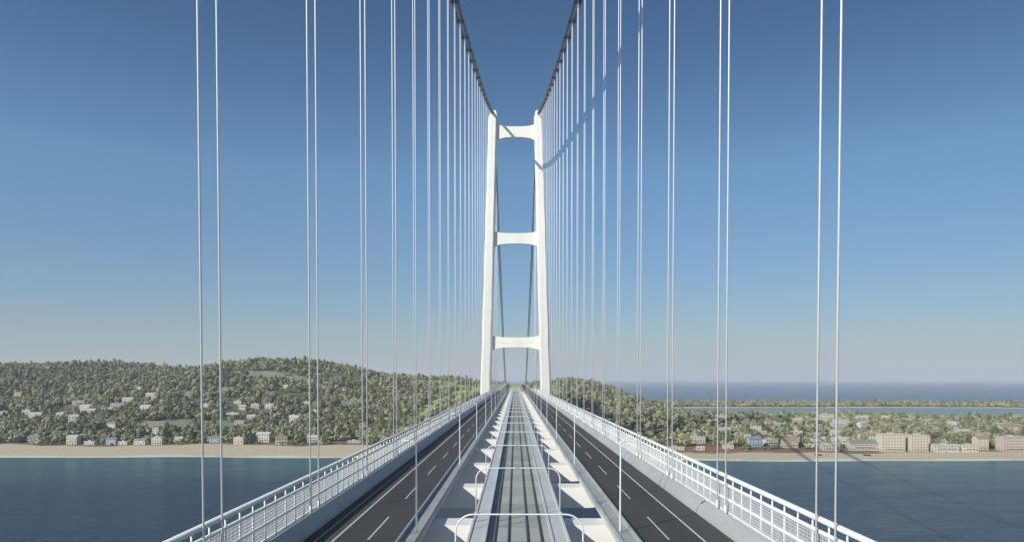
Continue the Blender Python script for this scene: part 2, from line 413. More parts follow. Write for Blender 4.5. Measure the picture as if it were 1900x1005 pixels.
# ------------------------------------------------------------------ bridge deck
Y0, Y1 = -30.0, 1002.0
STEP = 30.3; FIRST = 59.7
Z = ROAD
deck = empty('bridge_deck', (0, 0, Z))
tag(deck, 'long pale steel bridge deck of three boxes running out to the shore', 'bridge deck')
for s in (-1, 1):
    b = MB(); b.prism_y([(s*x, z) for x, z in [(10.7,-.35),(12.55,-.03),(22.5,-.03),(25.7,-.03),(27.0,-.03),(27.0,-.4),(25.2,-2.3),(23.5,-2.7),(14,-2.7),(12.0,-2.3),(10.7,-.9)]], Y0, Y1)
    b.build('road_box', M['deck'], deck)
    b = MB(); b.prism_y([(s*x, z) for x, z in [(22.48,-.02),(22.55,.3),(22.75,.75),(23.05,1.25),(23.36,1.62),(23.42,1.67),(23.52,1.64),(23.6,1.45),(23.7,-.02)]], Y0, Y1)
    b.build('outer_parapet', M['parapet'], deck)
    b = MB(); b.prism_y([(s*x, z) for x, z in [(10.72,-.32),(10.72,.22),(10.86,.22),(10.86,.10),(12.3,.10),(12.3,.52),(12.5,.52),(12.54,-.02)]], Y0, Y1)
    b.build('service_walkway', M['grating'], deck)
    b = MB(); b.prism_y([(s*x, z) for x, z in [(3.45,-.8),(3.45,.12),(3.7,.12),(3.72,0),(5.15,0),(5.17,.12),(5.4,.12),(5.4,-.5),(4.9,-.9)]], Y0, Y1)
    b.build('track_walkway', M['deck'], deck)
b = MB(); b.prism_y([(-5.35,-.82),(5.35,-.82),(4.7,-2.4),(3.9,-2.7),(-3.9,-2.7),(-4.7,-2.4)], Y0, Y1); b.build('rail_box', M['deck'], deck)
b = MB(); b.prism_y([(-3.4,-.815),(3.4,-.815),(3.4,-.45),(-3.4,-.45)], Y0, Y1); b.build('track_slab', M['slab'], deck)
for x in (-2.55, -1.05, 1.05, 2.55):
    b = MB(); b.prism_y([(x-.15,-.445),(x+.15,-.445),(x+.15,-.41),(x+.05,-.41),(x+.045,-.30),(x-.045,-.30),(x-.05,-.41),(x-.15,-.41)], Y0, Y1)
    b.build('rail', M['steel'], deck)
# one cross beam at each pair of hangers
cb = MB()
prof = [(-24.5,-1.1),(24.5,-1.1),(24.5,-2.6),(19,-3.8),(12,-4.5),(-12,-4.5),(-19,-3.8),(-24.5,-2.6)]
bw = 2.2
cb.prism_y(prof, -bw, bw)
beam_me = None
n_pairs = 26
for k in range(-2, 31):
    y = FIRST + STEP*k
    if y > 985: break
    if beam_me is None:
        o = cb.build('cross_beam', M['beam'], deck, (0, y-1.2, 0)); beam_me = o
    else:
        o = beam_me.copy(); col.objects.link(o); o.location = (0, y-1.2, 0)

for s in (-1, 1):
    r = MB(); r.prism_y([(s*12.56, 0), (s*22.48, 0), (s*22.48, -.02), (s*12.56, -.02)], Y0, 1003)
    yy_ = [1003 + 14*i for i in range(52)]; vv_ = []
    for q, y_ in enumerate(yy_):
        zz_ = 0 if q == 0 else max(ground_z(s*xq, y_+dy) for xq in (12.5, 17, 22.5) for dy in (-7, 0, 7)) + .2 - Z
        vv_ += [(s*12.56, y_, zz_), (s*22.48, y_, zz_)]
    r.add(vv_, [(2*i, 2*i+1, 2*i+3, 2*i+2) if s > 0 else (2*i+2, 2*i+3, 2*i+1, 2*i) for i in range(51)])
    # past the abutment the road lies on the embankment
    ro = r.build('road', M['asphalt'], None, (0, 0, Z)); ro['kind'] = 'structure'
    l = MB()
    for k in range(0, 69):
        ya, yb = Y0 + 25*k, min(Y0 + 25*k + 25, 1003)
        if ya >= yb: break
        l.add([(s*19.40-.13*s, ya, .012), (s*19.40+.13*s, ya, .012), (s*19.40+.13*s, yb, .012), (s*19.40-.13*s, yb, .012)], [(0,1,2,3) if s > 0 else (3,2,1,0)])
        yd = 73.9 - 25.45*4 + 25.45*k
        if Y0 < yd < 985: l.add([(s*15.85-.1*s, yd, .012), (s*15.85+.1*s, yd, .012), (s*15.85+.1*s, yd+12.4, .012), (s*15.85-.1*s, yd+12.4, .012)], [(0,1,2,3) if s > 0 else (3,2,1,0)])
    l.build('lane_marking', M['line'], ro)

ab = empty('abutment', (0, 1003, 0)); tag(ab, 'low concrete abutment where the deck meets the far bank', 'abutment')
b = MB(); b.box(-30, 30, 0, 14, 48, Z-.06); b.build('wall', M['concrete'], ab)
for s in (-1, 1):
    b = MB(); b.prism_y([(s*28,50),(s*28,Z+1.0),(s*29.2,Z+1.0),(s*29.2,50)], -1, 22) ; b.build('wing_wall', M['concrete'], ab)

# ------------------------------------------------------------------ wind barriers along both edges
RAILS = [(26.45, 0.10, 0.09, 'kick_rail'), (26.45, 1.70, 0.17, 'lower_rail'), (26.45, 3.48, 0.20, 'upper_rail'), (26.45, 4.58, 0.25, 'top_rail')]
for s in (-1, 1):
    wb = empty('wind_barrier', (s*26.3, 0, Z))
    tag(wb, 'tall white railed wind barrier with mesh panels along the %s edge of the deck' % ('left' if s < 0 else 'right'), 'barrier', 'wind barriers along the deck')
    ox = s*26.3
    for x, z, r_, nm in RAILS:
        m = MB(); flat = 1.0 if nm != 'top_rail' else 1.35
        m.tube([(s*x-ox, Y0, z), (s*x-ox, 300, z), (s*x-ox, 700, z), (s*x-ox, Y1, z)], r_, 8, sx=flat); m.build(nm, M['rail'], wb)
    def post(y):
        m = MB()
        m.tube([(s*26.45-ox, y, 0), (s*26.45-ox, y, 1.7), (s*26.45-ox, y, 3.48), (s*26.45-ox, y, 4.55)], [.12,.105,.10,.09], 6); return m
    py_ = [Y0 + 10/3.0*k for k in range(int((Y1-Y0)/(10/3.0)))]
    nearp = [y for y in py_ if y > 40][:100]
    p0 = post(0).build('post', M['rail'], wb, (0, nearp[0], 0))
    for y in nearp[1:]:
        c = p0.copy(); col.objects.link(c); c.location = (0, y, 0)
    m = MB(); ns = set(nearp)
    for y in py_:
        if y in ns: continue
        q = post(y); m.add(q.v, q.f, True)
    o = m.build('distant_posts', M['rail'], wb); o['kind'] = 'stuff'
    m = MB()
    for (xa, za, _, _), (xb, zb, _, _) in ((RAILS[0], RAILS[1]), (RAILS[1], RAILS[2])):
        y = Y0 + .2
        while y < Y1:
            w = .024
            m.add([(s*xa-ox, y-w, za), (s*xa-ox, y+w, za), (s*xb-ox, y+w, zb), (s*xb-ox, y-w, zb),
                   (s*(xa+.04)-ox, y-w, za), (s*(xa+.04)-ox, y+w, za), (s*(xb+.04)-ox, y+w, zb), (s*(xb+.04)-ox, y-w, zb)],
                  [(0,1,2,3),(7,6,5,4),(0,3,7,4),(1,5,6,2)])
            y += .31
        for t in (.2, .4, .6, .8):
            xx, zz = xa+(xb-xa)*t, za+(zb-za)*t
            m.box(min(s*xx, s*(xx+.05))-ox, max(s*xx, s*(xx+.05))-ox, Y0, Y1, zz-.03, zz+.03)
    m.build('mesh_panel', M['rail'], wb)

# ------------------------------------------------------------------ tower
TY = 821.0
def leg_x(z): return 34.8 - 8.8*((z-ROAD)/317.0)
tower = empty('bridge_tower', (0, TY, 0)); tag(tower, 'tall white steel suspension bridge tower with two leaning legs and three cross beams', 'bridge tower')
for s in (-1, 1):
    m = MB(); rings = []
    zs = [-4, 8, 40, 68, 120, 160, 200, 240, 284, 340, 372, 384]
    for z in zs:
        wx = 6.3 - 1.2*max(0, (z-0)/384.0); wy = 8.6 - 1.6*(z/384.0)
        if z == 8: pass
        cx = s*leg_x(z); ch = 1.9
        rings.append([(cx+dx, dy, z) for dx, dy in ((-wx+ch,-wy),(wx-ch,-wy),(wx,-wy+ch),(wx,wy-ch),(wx-ch,wy),(-wx+ch,wy),(-wx,wy-ch),(-wx,-wy+ch))])
    vs = [v for r in rings for v in r]; fs = [tuple(range(7,-1,-1)), tuple(len(vs)-8+k for k in range(8))]
    for i in range(len(zs)-1):
        for k in range(8): fs.append((i*8+k, i*8+(k+1)%8, (i+1)*8+(k+1)%8, (i+1)*8+k))
    m.add(vs, fs); lg = m.build('leg', M['tower'], tower)
    # saddle housing: leans in over the cable
    m = MB(); cx = s*leg_x(384)
    pts = [(-4.9,0),(4.9,0),(3.4,6.4),(1.6,7.2),(-2.6,4.2)]
    pts = [(cx - s*p[0]*-1 if False else cx + (-s)*p[0], 384.02+p[1]) for p in pts]
    m.prism_y(pts, -6.5, 6.5); m.build('saddle_housing', M['tower'], lg)
    m = MB(); m.box(s*36.5-14, s*36.5+14, -16, 16, -5, 6.5); m.build('footing', M['concrete'], tower)
def tower_beam(z, hm, he):
    m = MB(); n = 24; xe = leg_x(z) - 4.4; top = []; bot = []
    for i in range(n+1):
        x = -xe + 2*xe*i/n; t = abs(x)/xe; fl = t**3.2
        top.append((x, z + hm/2 + (he-hm)/2*fl*0.8)); bot.append((x, z - hm/2 - (he-hm)/2*fl*1.2))
    m.prism_y(top + bot[::-1], -2.6, 2.6); m.build('cross_beam', M['tower'], tower)
tower_beam(85+283, 12.0, 18.5); tower_beam(85+161.5, 12.0, 17.5); tower_beam(85+42, 11.5, 17.5); tower_beam(58, 7.5, 10)

# ------------------------------------------------------------------ main cables
ZTOP = 85 + 304.5
def cable_z(y):
    g = TY - y
    if g >= 0: return ZTOP - .332*g + .0001005*g*g
    t = (y-TY)/(1794.0-TY); return ZTOP + (75.0-ZTOP)*t - 4*8.0*t*(1-t)
for s in (-1, 1):
    for q, dx in (('inner', -1.05), ('outer', 1.05)):
        mc = empty('main_cable', (s*(26+dx), TY, ZTOP))
        tag(mc, 'thick dark grey main cable, %s of the two side by side on the %s' % (q, 'left' if s < 0 else 'right'), 'cable', 'main suspension cables')
        m = MB(); pts = [(0, -TY + d, cable_z(d)-ZTOP) for d in list(range(-30, 821, 23)) + [821] + list(range(860, 1790, 40)) + [1794]]
        m.tube(pts, .72, 10); m.build('cable', M['cable'], mc)
        cl = None
        for k in range(n_pairs - 1):
            y = FIRST + STEP*k
            if y < 240: continue
            if cl is None:
                m = MB(); m.tube([(0,-1.2,.3),(0,1.2,-.3)], .92, 10); cl = m.build('cable_band', M['cable'], mc, (0, y-TY, cable_z(y)-ZTOP))
            else:
                c = cl.copy(); col.objects.link(c); c.location = (0, y-TY, cable_z(y)-ZTOP)
for s in (-1, 1):
    an = empty('anchor_block', (s*26, 1800, ground_z(s*26, 1800)))
    tag(an, 'low concrete anchor block where the %s cables come down beyond the tower' % ('left' if s < 0 else 'right'), 'anchor block')
    m = MB(); z = 75 - an.location.z + 1.5
    m.add([(-9,-12,-5),(9,-12,-5),(9,26,-5),(-9,26,-5),(-7,-9,z*.55),(7,-9,z*.55),(7,24,z),(-7,24,z)], [(0,3,2,1),(4,5,6,7),(0,1,5,4),(1,2,6,5),(2,3,7,6),(3,0,4,7)])
    m.build('block', M['concrete'], an)

# ------------------------------------------------------------------ hangers, lamp posts, gantries
ORD = ['nearest', 'second nearest', 'third nearest', 'fourth nearest', 'fifth nearest', 'sixth nearest', 'seventh nearest', 'eighth nearest', 'ninth nearest', 'tenth nearest',
       'eleventh nearest', 'twelfth nearest', 'thirteenth nearest', 'fourteenth nearest', 'fifteenth nearest', 'sixteenth nearest', 'seventeenth nearest', 'eighteenth nearest', 'nineteenth nearest',
       'twentieth nearest', 'twenty-first nearest', 'twenty-second nearest', 'twenty-third nearest', 'twenty-fourth nearest', 'twenty-fifth nearest', 'twenty-sixth nearest']
sock = None
def hanger(x, y, label, group):
    global sock
    zt = cable_z(y) - Z
    h = empty('hanger_rope', (x, y, Z)); tag(h, label, 'hanger', group)
    m = MB(); m.tube([(0,0,.9), (0,0,zt*.5), (0,0,zt-.2)], .094, 6); m.build('rope', M['rope'], h)
    if sock is None:
        m = MB(); m.tube([(0,0,0),(0,0,.25),(0,0,.3),(0,0,1.1),(0,0,1.15)], [.22,.22,.2,.17,.1], 8); sock = m.build('socket', M['galv'], h)
    else:
        c = sock.copy(); col.objects.link(c); c.parent = h
for s in (-1, 1):
    side = 'left' if s < 0 else 'right'
    for k in range(26):
        y = FIRST + STEP*k
        if abs(y - TY) < 12: continue
        for e, nm in ((-1.85, 'nearer'), (1.85, 'farther')):
            hanger(s*26, y+e, 'thin white hanger %s of the deck, %s rope of the %s pair' % (side, nm, ORD[k]), 'hangers on the %s of the deck' % side)
    for k in range(6):
        y = TY + 30*(k+1) - 8
        for e, nm in ((-1.85, 'nearer'), (1.85, 'farther')):
            hanger(s*26, y+e, 'faint vertical hanger beyond the tower inside its %s leg' % side, 'hangers beyond the tower')

lp = None
for k in range(13):
    y = 77 + 60*k
    for s in (-1, 1):
        lb = 'slender white lamp post on the %s inner walkway, %s to the viewer' % ('left' if s < 0 else 'right', ORD[k])
        if lp is None:
            lp = empty('lamp_post', (s*11.15, y, Z+.1))
            m = MB(); m.tube([(0,0,.02),(0,0,.5),(0,0,5),(0,0,9.9)], [.14,.11,.09,.07], 8); kid(m.build('pole', M['rail'], lp))
            m = MB(); m.tube([(0,0,9.8),(-.25,0,9.98),(-.9,0,10.05)], .05, 6); kid(m.build('arm', M['rail'], lp))
            m = MB(); m.prism_y([(-.75,10.02),(-.8,10.16),(-1.5,10.2),(-1.65,10.1),(-1.6,10.0)], -.16, .16)
            hd = kid(m.build('lamp_head', M['rail'], lp))
            m = MB(); m.box(-1.5,-.85,-.12,.12,9.96,10.0); kid(m.build('glass', M['lens'], hd))
            o = lp
        else:
            o = copy_tree(lp); o.location = (s*11.15, y, Z+.1)
        o.rotation_euler.z = 0 if s < 0 else math.pi
        tag(o, lb, 'lamp post', 'lamp posts beside the railway deck')

gp = None
for k in range(-1, 31):
    y = FIRST - 1.5 + STEP*k
    if y < 50: continue
    if y > 985: break
    if gp is None:
        gp = empty('overhead_gantry', (0, y, Z))
        pts = [(-5.28,0,.02),(-5.28,0,4.2)] + [(-5.28+1.45*(1-math.cos(t)), 0, 4.25+1.45*math.sin(t)) for t in [math.pi/2*i/7 for i in range(8)]]
        pts += [(-x,0,z) for x,_,z in pts[::-1]]
        m = MB(); m.tube(pts, .075, 8); kid(m.build('hoop', M['rail'], gp))
        for s in (-1, 1):
            m = MB(); m.box(s*5.28-.22, s*5.28+.22, -.25, .25, .13 , .2); kid(m.build('base_plate', M['galv'], gp))
        o = gp
    else:
        o = copy_tree(gp); o.location = (0, y, Z)
    i = k if k < 26 else 25
    tag(o, ('thin white round-cornered hoop spanning the rail tracks, %s' % ('%s to the viewer' % ORD[k])) if k < 25 else 'tiny distant hoop over the tracks beyond the tower', 'gantry', 'hoops over the railway tracks' if k < 25 else 'distant hoops over the tracks')

# ------------------------------------------------------------------ houses
def house(x, y, w, d, h, wall, roof, rtype, label, rz=0.0, floors=None, nwin=None, group=None):
    h *= 1.12
    z = min(ground_z(x+a, y+b) for a in (-w/2, w/2) for b in (-d/2, d/2)) - .1
    H_ = empty('house', (x, y, z), rz); tag(H_, label, 'house', group)
    m = MB(); hw, hd = w/2, d/2
    if rtype == 'gable':
        rh = min(w, d)*.26
        m.prism_y([(-hw,0),(hw,0),(hw,h),(0,h+rh),(-hw,h)], -hd, hd) if d >= w else m.add(
            [(-hw,-hd,0),(hw,-hd,0),(hw,hd,0),(-hw,hd,0),(-hw,-hd,h),(hw,-hd,h),(hw,hd,h),(-hw,hd,h),(-hw,0,h+rh),(hw,0,h+rh)],
            [(0,3,2,1),(0,1,5,4),(2,3,7,6),(1,2,6,9,5),(3,0,4,8,7),(4,5,9,8),(6,7,8,9)])
    else: m.box(-hw, hw, -hd, hd, 0, h)
    m.build('wall', M[wall], H_)
    m = MB(); o_ = .5
    if rtype == 'gable':
        if d >= w:
            for s in (-1, 1): m.prism_y([(s*(hw+o_),h-o_*rh/hw+.04),(0,h+rh+.04),(0,h+rh+.3),(s*(hw+o_),h-o_*rh/hw+.3)], -hd-o_, hd+o_)
        else:
            for s in (-1, 1):
                za = h-o_*rh/hd
                m.add([(-hw-o_,s*(hd+o_),za+.04),(hw+o_,s*(hd+o_),za+.04),(hw+o_,0,h+rh+.04),(-hw-o_,0,h+rh+.04),(-hw-o_,s*(hd+o_),za+.3),(hw+o_,s*(hd+o_),za+.3),(hw+o_,0,h+rh+.3),(-hw-o_,0,h+rh+.3)],
                      [(0,3,2,1),(4,5,6,7),(0,1,5,4),(1,2,6,5),(2,3,7,6),(3,0,4,7)])
    else:
        m.box(-hw-.25, hw+.25, -hd-.25, hd+.25, h+.003, h+.35); m.box(-hw*.3, hw*.15, -hd*.4, hd*.3, h+.353, h+1.6)
    rf = m.build('roof', M[roof], H_)
    if rtype == 'gable':
        m = MB(); m.box(hw*.3, hw*.3+.8, hd*.2, hd*.2+.8, h+rh*.45, h+rh+1.1); m.build('chimney', M[wall], rf)
    floors = floors or max(1, int(h/3.1)); nwin = nwin or max(2, int(w/3.2))
    proto = None
    door_i = nwin//2
    for fl in range(floors):
        for i in range(nwin):
            wx = -hw + w*(i+.5)/nwin; wz = fl*h/floors + h/floors*.33
            if fl == 0 and i == door_i:
                m = MB(); m.box(wx-.6, wx+.6, -hd-.05, -hd+.1, .02, 2.3); m.build('door', M['wood'], H_); continue
            if proto is None:
                m = MB(); m.box(-.62, .62, -.06, .1, 0, 1.5); proto = m.build('window', M['window'], H_, (wx, -hd, wz)); continue
            c = proto.copy(); col.objects.link(c); c.location = (wx, -hd, wz)
    if proto is not None:
        for i in range(max(1, int(d/4))):
            c = proto.copy(); col.objects.link(c); c.location = (-hw, -hd + d*(i+.5)/max(1, int(d/4)), h/floors*.33); c.rotation_euler.z = -math.pi/2
    if floors >= 2 and w >= 12:
        m = MB(); m.box(-hw*.7, hw*.7, -hd-1.3, -hd-.002, h/floors-.15, h/floors); m.box(-hw*.7, hw*.7, -hd-1.3, -hd-1.22, h/floors+.001, h/floors+.95)
        m.build('balcony', M[wall], H_)
    return H_
W_, C_, P_, G_, B_ = 'white_wall', 'cream_wall', 'pink_wall', 'grey_wall', 'blue_wall'
T_, L_, D_ = 'tile_roof', 'pale_roof', 'grey_roof'
HOUSES = [
 # left, on the slope
 (-808,1117,12,9,5,W_,L_,'flat','white flat-roofed house at the far left picture edge, halfway up the wooded slope',.1),
 (-778,1126,16,9,6,W_,L_,'flat','wide pale house on the left slope, second from the picture edge',-.1),
 (-749,1103,19,9,5,C_,L_,'gable','long cream house on the left slope just below its pale neighbours',.05),
 (-716,1117,18,8,4.5,W_,L_,'flat','low long white house on the left slope, alone between dark trees',0),
 (-672,1111,21,10,6.5,W_,L_,'gable','largest white gabled house on the left slope, dark trees at its right',.15),
 (-898,1278,13,10,6,C_,T_,'gable','small cream house high on the left hill close to the picture edge',0),
 (-603,1183,12,9,7,W_,L_,'flat','square white house alone on the middle of the left hill',.2),
 (-683,1291,14,8,4,W_,L_,'gable','small pale roofed house high on the left hill above the lone square one',-.5),
 (-441,1102,19,8,4,W_,L_,'flat','low white house left of the hillside cluster behind the two near left hangers',0),
 (-440,1138,11,9,6,C_,L_,'gable','cream house in the left hillside cluster, uppermost on its left',.1),
 (-426,1158,13,9,7.5,W_,L_,'flat','tall white house in the left hillside cluster, at its top middle',0),
 (-404,1163,15,10,9,W_,L_,'flat','tallest white house in the left hillside cluster, at its top right',-.05),
 (-406,1085,12,8,4,W_,L_,'gable','small white house at the foot of the left hillside cluster',.1),
 (-349,1112,14,8,4,W_,L_,'flat','low white house right of the left hillside cluster among trees',-.1),
 (-434,1335,9,8,4.5,W_,L_,'gable','little white house high under the top of the left hill',0),
 (-363,1226,14,8,4,C_,L_,'flat','low cream house on the right flank of the left hill, upper of two',.1),
 (-332,1167,12,8,4,C_,L_,'flat','low cream house on the right flank of the left hill, lower of two',-.1),
 (-300,1248,16,10,4.5,G_,D_,'gable','grey roofed house among dark trees on the right flank of the left hill',.3),
 # left, behind the beach
 (-618,906,13,9,6,G_,D_,'gable','grey house behind the left beach, nearest the left picture edge',.1),
 (-558,890,13,9,8,W_,L_,'gable','white two-storey gabled house behind the left beach, left of a low hut',0),
 (-533,884,13,7,3.6,W_,L_,'flat','low white hut behind the left beach beside a two-storey gabled house',0),
 (-508,888,12,8,5.5,B_,D_,'gable','pale blue house behind the left beach, between two low huts',.05),
 (-490,882,11,7,3.8,C_,L_,'flat','low cream hut behind the left beach right of the pale blue house',0),
 (-470,884,14,8,5,W_,D_,'gable','white cottage with grey roof behind the left beach, beside a tall block',0),
 (-449,886,13,9,8.5,W_,L_,'flat','tall white flat-roofed block behind the left beach, left of the near hangers',0),
 (-484,951,8,7,9,W_,L_,'flat','narrow white tower-like house above the trees behind the left beach',0),
 (-436,914,10,8,4,C_,L_,'gable','small cream house among trees behind the left beach, beside the near hanger',.1),
 (-388,908,15,9,5,B_,D_,'gable','blue grey house between the two near left hangers behind the beach',.1),
 (-348,889,12,9,8,C_,L_,'flat','cream two-storey house just right of the near left hangers behind the beach',0),
 (-326,915,18,10,9,W_,L_,'gable','big white gabled house among trees behind the left beach',-.15),
 (-296,890,14,9,6.5,C_,T_,'gable','cream tiled house on the left beach edge, left of the second hanger pair',.35),
 (-262,912,13,9,6,W_,L_,'gable','white house half hidden by trees behind the second hanger pair on the left',0),
 (-207,905,17,6,2.6,W_,L_,'flat','very low white hut at the deck end of the left beach',0),
 # right, behind the beach
 (187,826,20,6,3.2,W_,L_,'flat','long low white beach building beside the deck on the right',0),
 (231,905,22,10,7,C_,L_,'flat','wide cream house above the dark soil behind the right beach',0),
 (215,822,9,6,2.8,W_,L_,'gable','tiny white hut on the red ground of the right beach',0),
 (252,838,12,7,4,W_,L_,'flat','white hut on the red ground left of the pale blue house',0),
 (294,995,15,9,8,C_,L_,'gable','cream gabled house up among the trees behind the right beach, left of the hangers',.1),
 (291,860,16,10,8.5,B_,D_,'gable','pale blue house behind the red ground on the right beach',.05),
 (329,848,17,11,8,P_,T_,'gable','pinkish tiled house right of the pale blue house on the right shore',0),
 (365,820,20,10,6,P_,L_,'flat','wide pinkish flat-roofed house on the right shore behind the two near hangers',0),
 (404,822,33,12,8,P_,D_,'gable','very long pinkish two-storey house on the right shore left of the tall beige block',0),
 (433,815,27,14,18,C_,L_,'flat','tallest beige five-storey block on the right shore',0),
 (463,815,20,14,17,C_,L_,'flat','narrower beige block on the right shore, right beside the tallest one',0),
 (493,812,29,11,7.5,W_,L_,'flat','long white two-storey building with many windows on the right shore',0),
 (521,812,18,10,7,C_,L_,'flat','plain cream two-storey building right of the long white one on the right shore',0),
 (548,832,13,11,12,C_,T_,'gable','tall narrow cream house second from the right picture edge on the shore',0),
 (574,818,26,14,15,P_,L_,'flat','big pinkish block on the shore cut by the right picture edge',0),
 (738,1060,26,12,9,C_,T_,'gable','wide cream house behind the shore blocks at the right picture edge',0),
 (538,1255,26,12,8,W_,L_,'flat','white building behind the near right hanger, farthest left of the inland cluster',0),
 (600,1368,30,12,9,C_,L_,'flat','wide cream building at the back of the inland cluster, right of the hangers',0),
 (533,1159,22,12,12,W_,L_,'flat','tall white house in the middle of the inland cluster on the right',0),
 (547,1115,12,10,9,W_,L_,'gable','small white gabled house at the front of the inland cluster on the right',.3),
 (634,1293,22,12,8,W_,L_,'gable','long white gabled house at the right of the inland cluster',0),
 (692,1262,28,12,7,W_,L_,'flat','long low white building by itself inland, left of the lake',0),
 (350,1010,16,10,6,W_,L_,'flat','white flat-roofed house in the trees inland, above the pale blue one',0),
 (620,960,18,10,7,C_,T_,'gable','cream tiled house inland just behind the shore blocks on the right',0),
 (452,905,22,10,9,C_,T_,'gable','cream tiled house rising behind the tall beige blocks',0),
]
HB = []
for h in HOUSES:
    house(*h); HB.append((h[0], h[1], max(h[2], h[3])/2+2.5))
hr = random.Random(21)
def scatter(n, x0, x1, y0, y1, label, group):
    k = 0; tries = 0
    while k < n and tries < 900:
        tries += 1
        x, y = hr.uniform(x0, x1), hr.uniform(y0, y1)
        if any(math.hypot(x-a_, y-b_) < c_+15 for a_, b_, c_ in HB) or lake_dist(x, y) < 30: continue
        w, d, h = hr.uniform(11, 20), hr.uniform(8, 11), hr.uniform(4.5, 8.5)
        house(x, y, w, d, h, hr.choice([W_, W_, C_, P_] if x > 0 else [W_, W_, C_]), hr.choice([L_, L_, T_] if x > 0 else [L_, L_, D_]), hr.choice(['flat', 'gable']), label, hr.uniform(-.3, .3), group=group)
        HB.append((x, y, w/2+2.5)); k += 1
scatter(18, 300, 640, 858, 1010, 'small pale house among trees just behind the shore row on the right', 'houses behind the right shore row')
scatter(16, 330, 900, 1060, 1330, 'small pale house half hidden in the flat woods inland on the right', 'houses in the flat woods')
scatter(16, -820, -330, 960, 1240, 'small pale house half hidden on the lower wooded slope on the left', 'houses on the left slope')
def near_house(x, y):
    for hx, hy, r_ in HB:
        if abs(x-hx) < r_+4 and -r_-55 < y-hy < 0: return True
    return False

# ------------------------------------------------------------------ boats drawn up on the sand
for (x, y, rz, lb) in ((331, 772, .7, 'dark rowing boat lying on the right beach below the wide pinkish house'), (384, 771, .75, 'dark rowing boat on the right beach below the very long pinkish house')):
    bo = empty('rowing_boat', (x, y, ground_z(x, y)+.05), rz); tag(bo, lb, 'boat', 'boats on the right beach')
    m = MB(); secs = []
    for i in range(9):
        t = i/8; w = 1.5*math.sin(math.pi*min(1, .12+t*.88))**.6 if t < 1 else .05; yy = -4+8*t; kz = .5*(2*t-1)**4; g_ = 1.3+.5*(2*t-1)**2
        secs.append([(-w,yy,g_),(-w*.8,yy,.45+kz),(0,yy,kz),(w*.8,yy,.45+kz),(w,yy,g_),(w*.85,yy,g_),(0,yy,.25+kz),(-w*.85,yy,g_)])
    vs = [v for s_ in secs for v in s_]; fs = [(i*8+k,(i+1)*8+k,(i+1)*8+(k+1)%8,i*8+(k+1)%8) for i in range(8) for k in range(8)]
    m.add(vs, fs + [tuple(range(8)), tuple(range(71,63,-1))]); m.build('hull', M['boat_hull'], bo)
    for yy in (-1.6, 1.2):
        m = MB(); m.box(-1.15, 1.15, yy-.2, yy+.2, 1.05, 1.12); m.build('bench', M['wood'], bo)

# ------------------------------------------------------------------ trees
def crown_mesh(seed, h, w, nl, flat=1.0):
    rnd = random.Random(seed); vs = []; fs = []
    lobes = []
    for i in range(nl):
        a = rnd.random()*2*math.pi; r = w/2*(.15+.5*rnd.random()**.7); t = rnd.random()
        lobes.append((r*math.cos(a), r*math.sin(a), h*(.36+.42*t), w*(.17+.13*rnd.random())*(1.15-.35*t)))
    lobes.append((0,0,h*.62,w*.30)); lobes.append((rnd.uniform(-.1,.1)*w,0,h*.82,w*.18))
    for cx, cy, cz, lr in lobes:
        for k in range(int(34+22*rnd.random())):
            while True:
                d = Vector((rnd.uniform(-1,1), rnd.uniform(-1,1), rnd.uniform(-.8,1)))
                if .2 < d.length < 1: break
            d.normalize(); rr = lr*(.72+.42*rnd.random())
            p = Vector((cx,cy,cz)) + Vector((d.x*rr, d.y*rr, d.z*rr*.82*flat))
            nrm = (d + Vector((rnd.gauss(0,.42), rnd.gauss(0,.42), rnd.gauss(0,.42)))).normalized()
            t1 = nrm.orthogonal().normalized(); t1.rotate(Matrix.Rotation(rnd.random()*6.28, 3, nrm)); t2 = nrm.cross(t1)
            sz = lr*(.26+.22*rnd.random())
            b = len(vs)
            vs += [p+t1*sz, p+t2*sz*.75+nrm*sz*.15, p-t1*sz*.9, p-t2*sz*.8-nrm*sz*.1]
            fs.append((b,b+1,b+2,b+3))
    me = bpy.data.meshes.new('crown'); me.from_pydata([tuple(v) for v in vs], [], fs); me.materials.append(M['leaf']); me.update(); return me
def trunk_mesh(seed, h, w):
    rnd = random.Random(seed); m = MB(); r = h*.028
    m.tube([(0,0,-.6),(0.03*h,0,h*.2),(0,.02*h,h*.42),(0,0,h*.7)], [r*1.4,r,r*.7,r*.2], 7)
    for k in range(5):
        a = rnd.random()*6.28; z0 = h*(.26+.2*rnd.random()); L = w*.34
        m.tube([(0,0,z0),(math.cos(a)*L*.5,math.sin(a)*L*.5,z0+h*.12),(math.cos(a)*L,math.sin(a)*L,z0+h*.26)], [r*.5,r*.3,r*.1], 5)
    me = bpy.data.meshes.new('trunk'); me.from_pydata(m.v, [], m.f); me.materials.append(M['bark']); me.update(); return me
KINDS = [(9.5, 10.5, 9, 1.0), (11.0, 9.0, 9, 1.1), (8.0, 11.5, 10, .85), (15.0, 5.6, 12, 1.6), (7.0, 8.5, 7, .95)]
CM = [crown_mesh(40+i, *k) for i, k in enumerate(KINDS)]
TM = [trunk_mesh(60+i, k[0], k[1]) for i, k in enumerate(KINDS)]
rnd = random.Random(5)
spots = []
def blocked(x, y):
    for hx, hy, r_ in HB:
        if abs(x-hx) < r_+2 and -r_-(5 if (x < 0 and hy < 960) else 17) < y-hy < r_+2: return True
    if abs(x) < 31 and y < 1015: return True
    if abs(abs(x)-36) < 22 and abs(y-TY) < 24: return True
    return False
y = 800.0
